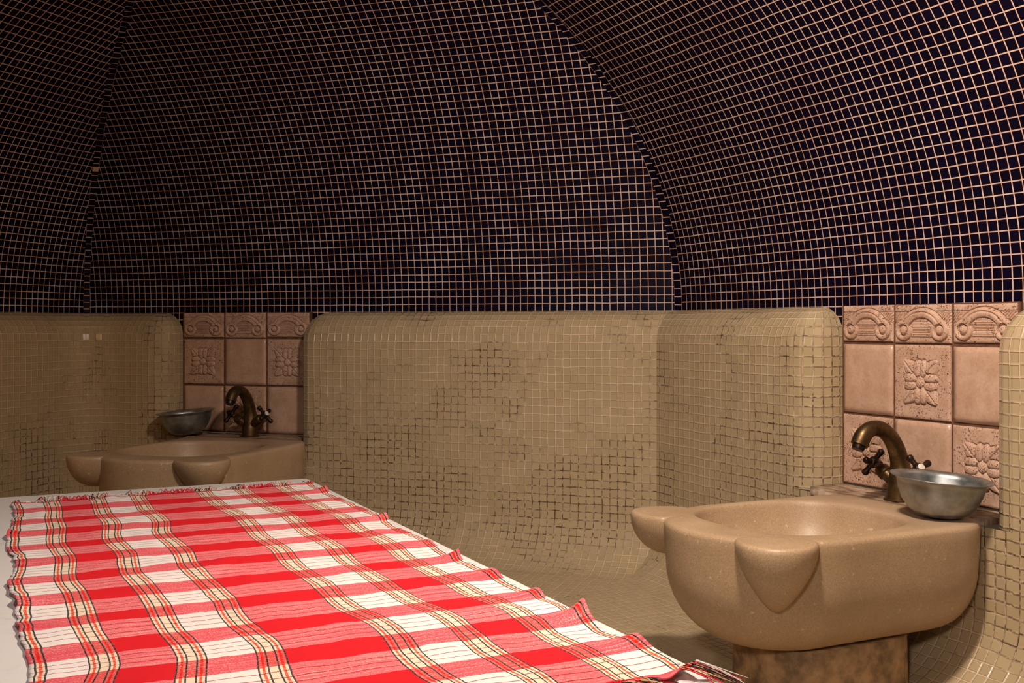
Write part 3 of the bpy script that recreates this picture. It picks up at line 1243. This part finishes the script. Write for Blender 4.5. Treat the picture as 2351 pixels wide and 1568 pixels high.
def cloth_pt(i, j):
    u = -CW / 2 + CW * i / nu
    v = CLEN * j / nv
    edge_r = math.exp(-(CW / 2 - u) / 0.028)
    edge_l = math.exp(-(u + CW / 2) / 0.022)
    ph = ((v - V_PH) / PER) % 1.0
    # soft transverse folds, stronger towards the near end
    fold = sin(2 * pi * v / 0.215 + 2.2 * nz(u * 3.0, v * 1.5, 3.1) + u * 3.0)
    z = 0.0030 + 0.0028 * (0.5 + 0.5 * fold) * (0.55 + 0.45 * (0.5 + nz(u * 4, v * 2, 9)))
    z += 0.0030 * max(0, nz(u * 22, v * 13, 1.0)) + 0.0012 * abs(nz(u * 50, v * 30, 4.0)) * (0.4 + 0.6 * v / CLEN)
    # edges curl up at the red bands
    bump = math.exp(-((ph - 0.22) / 0.16) ** 2)
    cell = int((v - V_PH) / PER)
    rnd = random.Random(cell * 13 + 5)
    ampr = rnd.choice((0.0, 0.003, 0.008, 0.012, 0.018)) * (0.6 + 0.7 * v / CLEN)
    ampl = rnd.choice((0.0, 0.0, 0.003, 0.009))
    z += edge_r * bump * ampr + edge_l * bump * ampl
    # sideways drift of the weave and ragged selvedge
    dx = 0.0040 * sin(2 * pi * v / 0.27 + 0.8 + 3.6 * nz(u * 1.6, v * 1.6, 7.7)) * (0.5 + nz(u * 2.2, v * 3.1, 17.0)) + 0.012 * nz(u * 2.4, v * 5.0, 27.0)
    dx += 0.006 * nz(v * 6, 0.0, 2.0 + (0 if u < 0 else 5))
    rag = 0.007 * nz(v * 38, 1.0, 11.0)
    dx += edge_l * (0.6 * rag + 0.010 * nz(v * 3.5, 2.0, 15.0)) + edge_r * (0.005 * nz(v * 33, 5.0, 13.0) + 0.006 * nz(v * 5, 5.0, 14.0))
    dy = 0.004 * nz(u * 6, v * 4, 20.0) + 0.0035 * sin(u * 40 + v * 6) * nz(u * 3, v * 3, 31.0)
    if j < 6:
        dy += (1 - j / 6) * 0.006 * nz(u * 45, 0.0, 40.0)
        z += (1 - j / 6) * 0.005 * max(0, nz(u * 30, 3.0, 41.0))
    if j > nv - 6:
        k = 1 - (nv - j) / 6
        dy += k * 0.008 * nz(u * 45, 0.0, 50.0)
        z += k * 0.009 * max(0, nz(u * 26, 3.0, 51.0))
    x = FRx - CW / 2 + u + dx
    y = FRy - v + dy
    return (x, y, max(z, 0.0028)), (u, v)


rows, ruv = [], []
for j in range(nv + 1):
    r, q = [], []
    for i in range(nu + 1):
        p, t = cloth_pt(i, j)
        r.append(p)
        q.append(t)
    rows.append(r)
    ruv.append(q)
mb = MB()
mb.grid(rows, ruv, True)
co = mb.build("woven_cloth", M_CLOTH, croot, merge=False)
sol = co.modifiers.new("thickness", 'SOLIDIFY')
sol.thickness = 0.0014
sol.offset = -1.0

# fringe: loose warp threads, one tassel mesh per coloured stripe
rng = random.Random(21)


def tassel(j, u0, u1, pal, n, length, curl=1.0, lift=0.006, lean=0.0):
    mb = MB()
    n = int(n * 1.7)
    for k in range(n):
        u = u0 + (u1 - u0) * (k + rng.random()) / n
        i = (u + CW / 2) / CW * nu
        i = min(max(i, 0), nu - 0.001)
        (p0, _), (p1, _) = cloth_pt(int(i), j), cloth_pt(min(int(i) + 1, nu), j)
        p = Vector(p0).lerp(Vector(p1), i - int(i))
        p.z += 0.0006
        sg = 1 if j == 0 else -1
        dirv = Vector((rng.uniform(-0.9, 0.9) * curl + lean, sg, 0)).normalized()
        L = length * rng.uniform(0.5, 1.25)
        turn = rng.uniform(-1.6, 1.6) * curl
        pts = [p - Vector((0, sg * 0.002, 0))]
        lf = lift * rng.random()
        for q in range(1, 7):
            c, s_ = cos(turn / 6), sin(turn / 6)
            dirv = Vector((dirv.x * c - dirv.y * s_, dirv.x * s_ + dirv.y * c, 0))
            nxt = pts[-1] + dirv * (L / 6)
            f = q / 6
            nxt.z = max(0.0012, p.z * (1 - f) + 0.0014 * f + lf * sin(pi * f) * (1.3 - f * 0.5))
            pts.append(nxt)
        mb.tube([tuple(a) for a in pts], [0.00055] * 6 + [0.0003], 4, mat=rng.choice(pal))
    return mb.build("tassel", None, croot, mats=M_THREAD, merge=False)


RED, CRM, BLK, WHT = 0, 1, 2, 3
stripe = [0.0665, 0.1425, 0.2250]
for sgn in (-1, 1):
    for c in stripe:
        tassel(0, sgn * c - 0.017, sgn * c + 0.017, [RED, CRM, CRM, BLK, BLK, WHT], 16, 0.020, 1.3, 0.010)
        tassel(nv, sgn * c - 0.017, sgn * c + 0.017, [RED, CRM, CRM, BLK, BLK], 20, 0.034, 0.5, 0.004, 0.7)
    tassel(0, sgn * 0.283 - 0.007, sgn * 0.283 + 0.007, [RED, CRM, BLK, WHT], 8, 0.018, 0.8, 0.006)
    tassel(nv, sgn * 0.283 - 0.007, sgn * 0.283 + 0.007, [RED, RED, CRM, BLK], 12, 0.048, 0.25, 0.003, 0.9)
    tassel(0, sgn * 0.184 - 0.024, sgn * 0.184 + 0.024, [RED], 34, 0.012, 1.6, 0.009)
    tassel(nv, sgn * 0.184 - 0.024, sgn * 0.184 + 0.024, [RED], 46, 0.028, 1.2, 0.007)
    tassel(0, sgn * 0.105 - 0.02, sgn * 0.105 + 0.02, [WHT], 12, 0.016, 1.2, 0.006)
    tassel(0, sgn * 0.258 - 0.014, sgn * 0.258 + 0.014, [WHT], 10, 0.016, 1.2, 0.004)
    tassel(nv, sgn * 0.294 - 0.004, sgn * 0.294 + 0.004, [WHT], 5, 0.042, 0.3, 0.002, 1.3)
tassel(0, -0.045, 0.045, [RED], 56, 0.012, 1.7, 0.010)
tassel(nv, -0.045, 0.045, [RED], 60, 0.030, 1.2, 0.010)
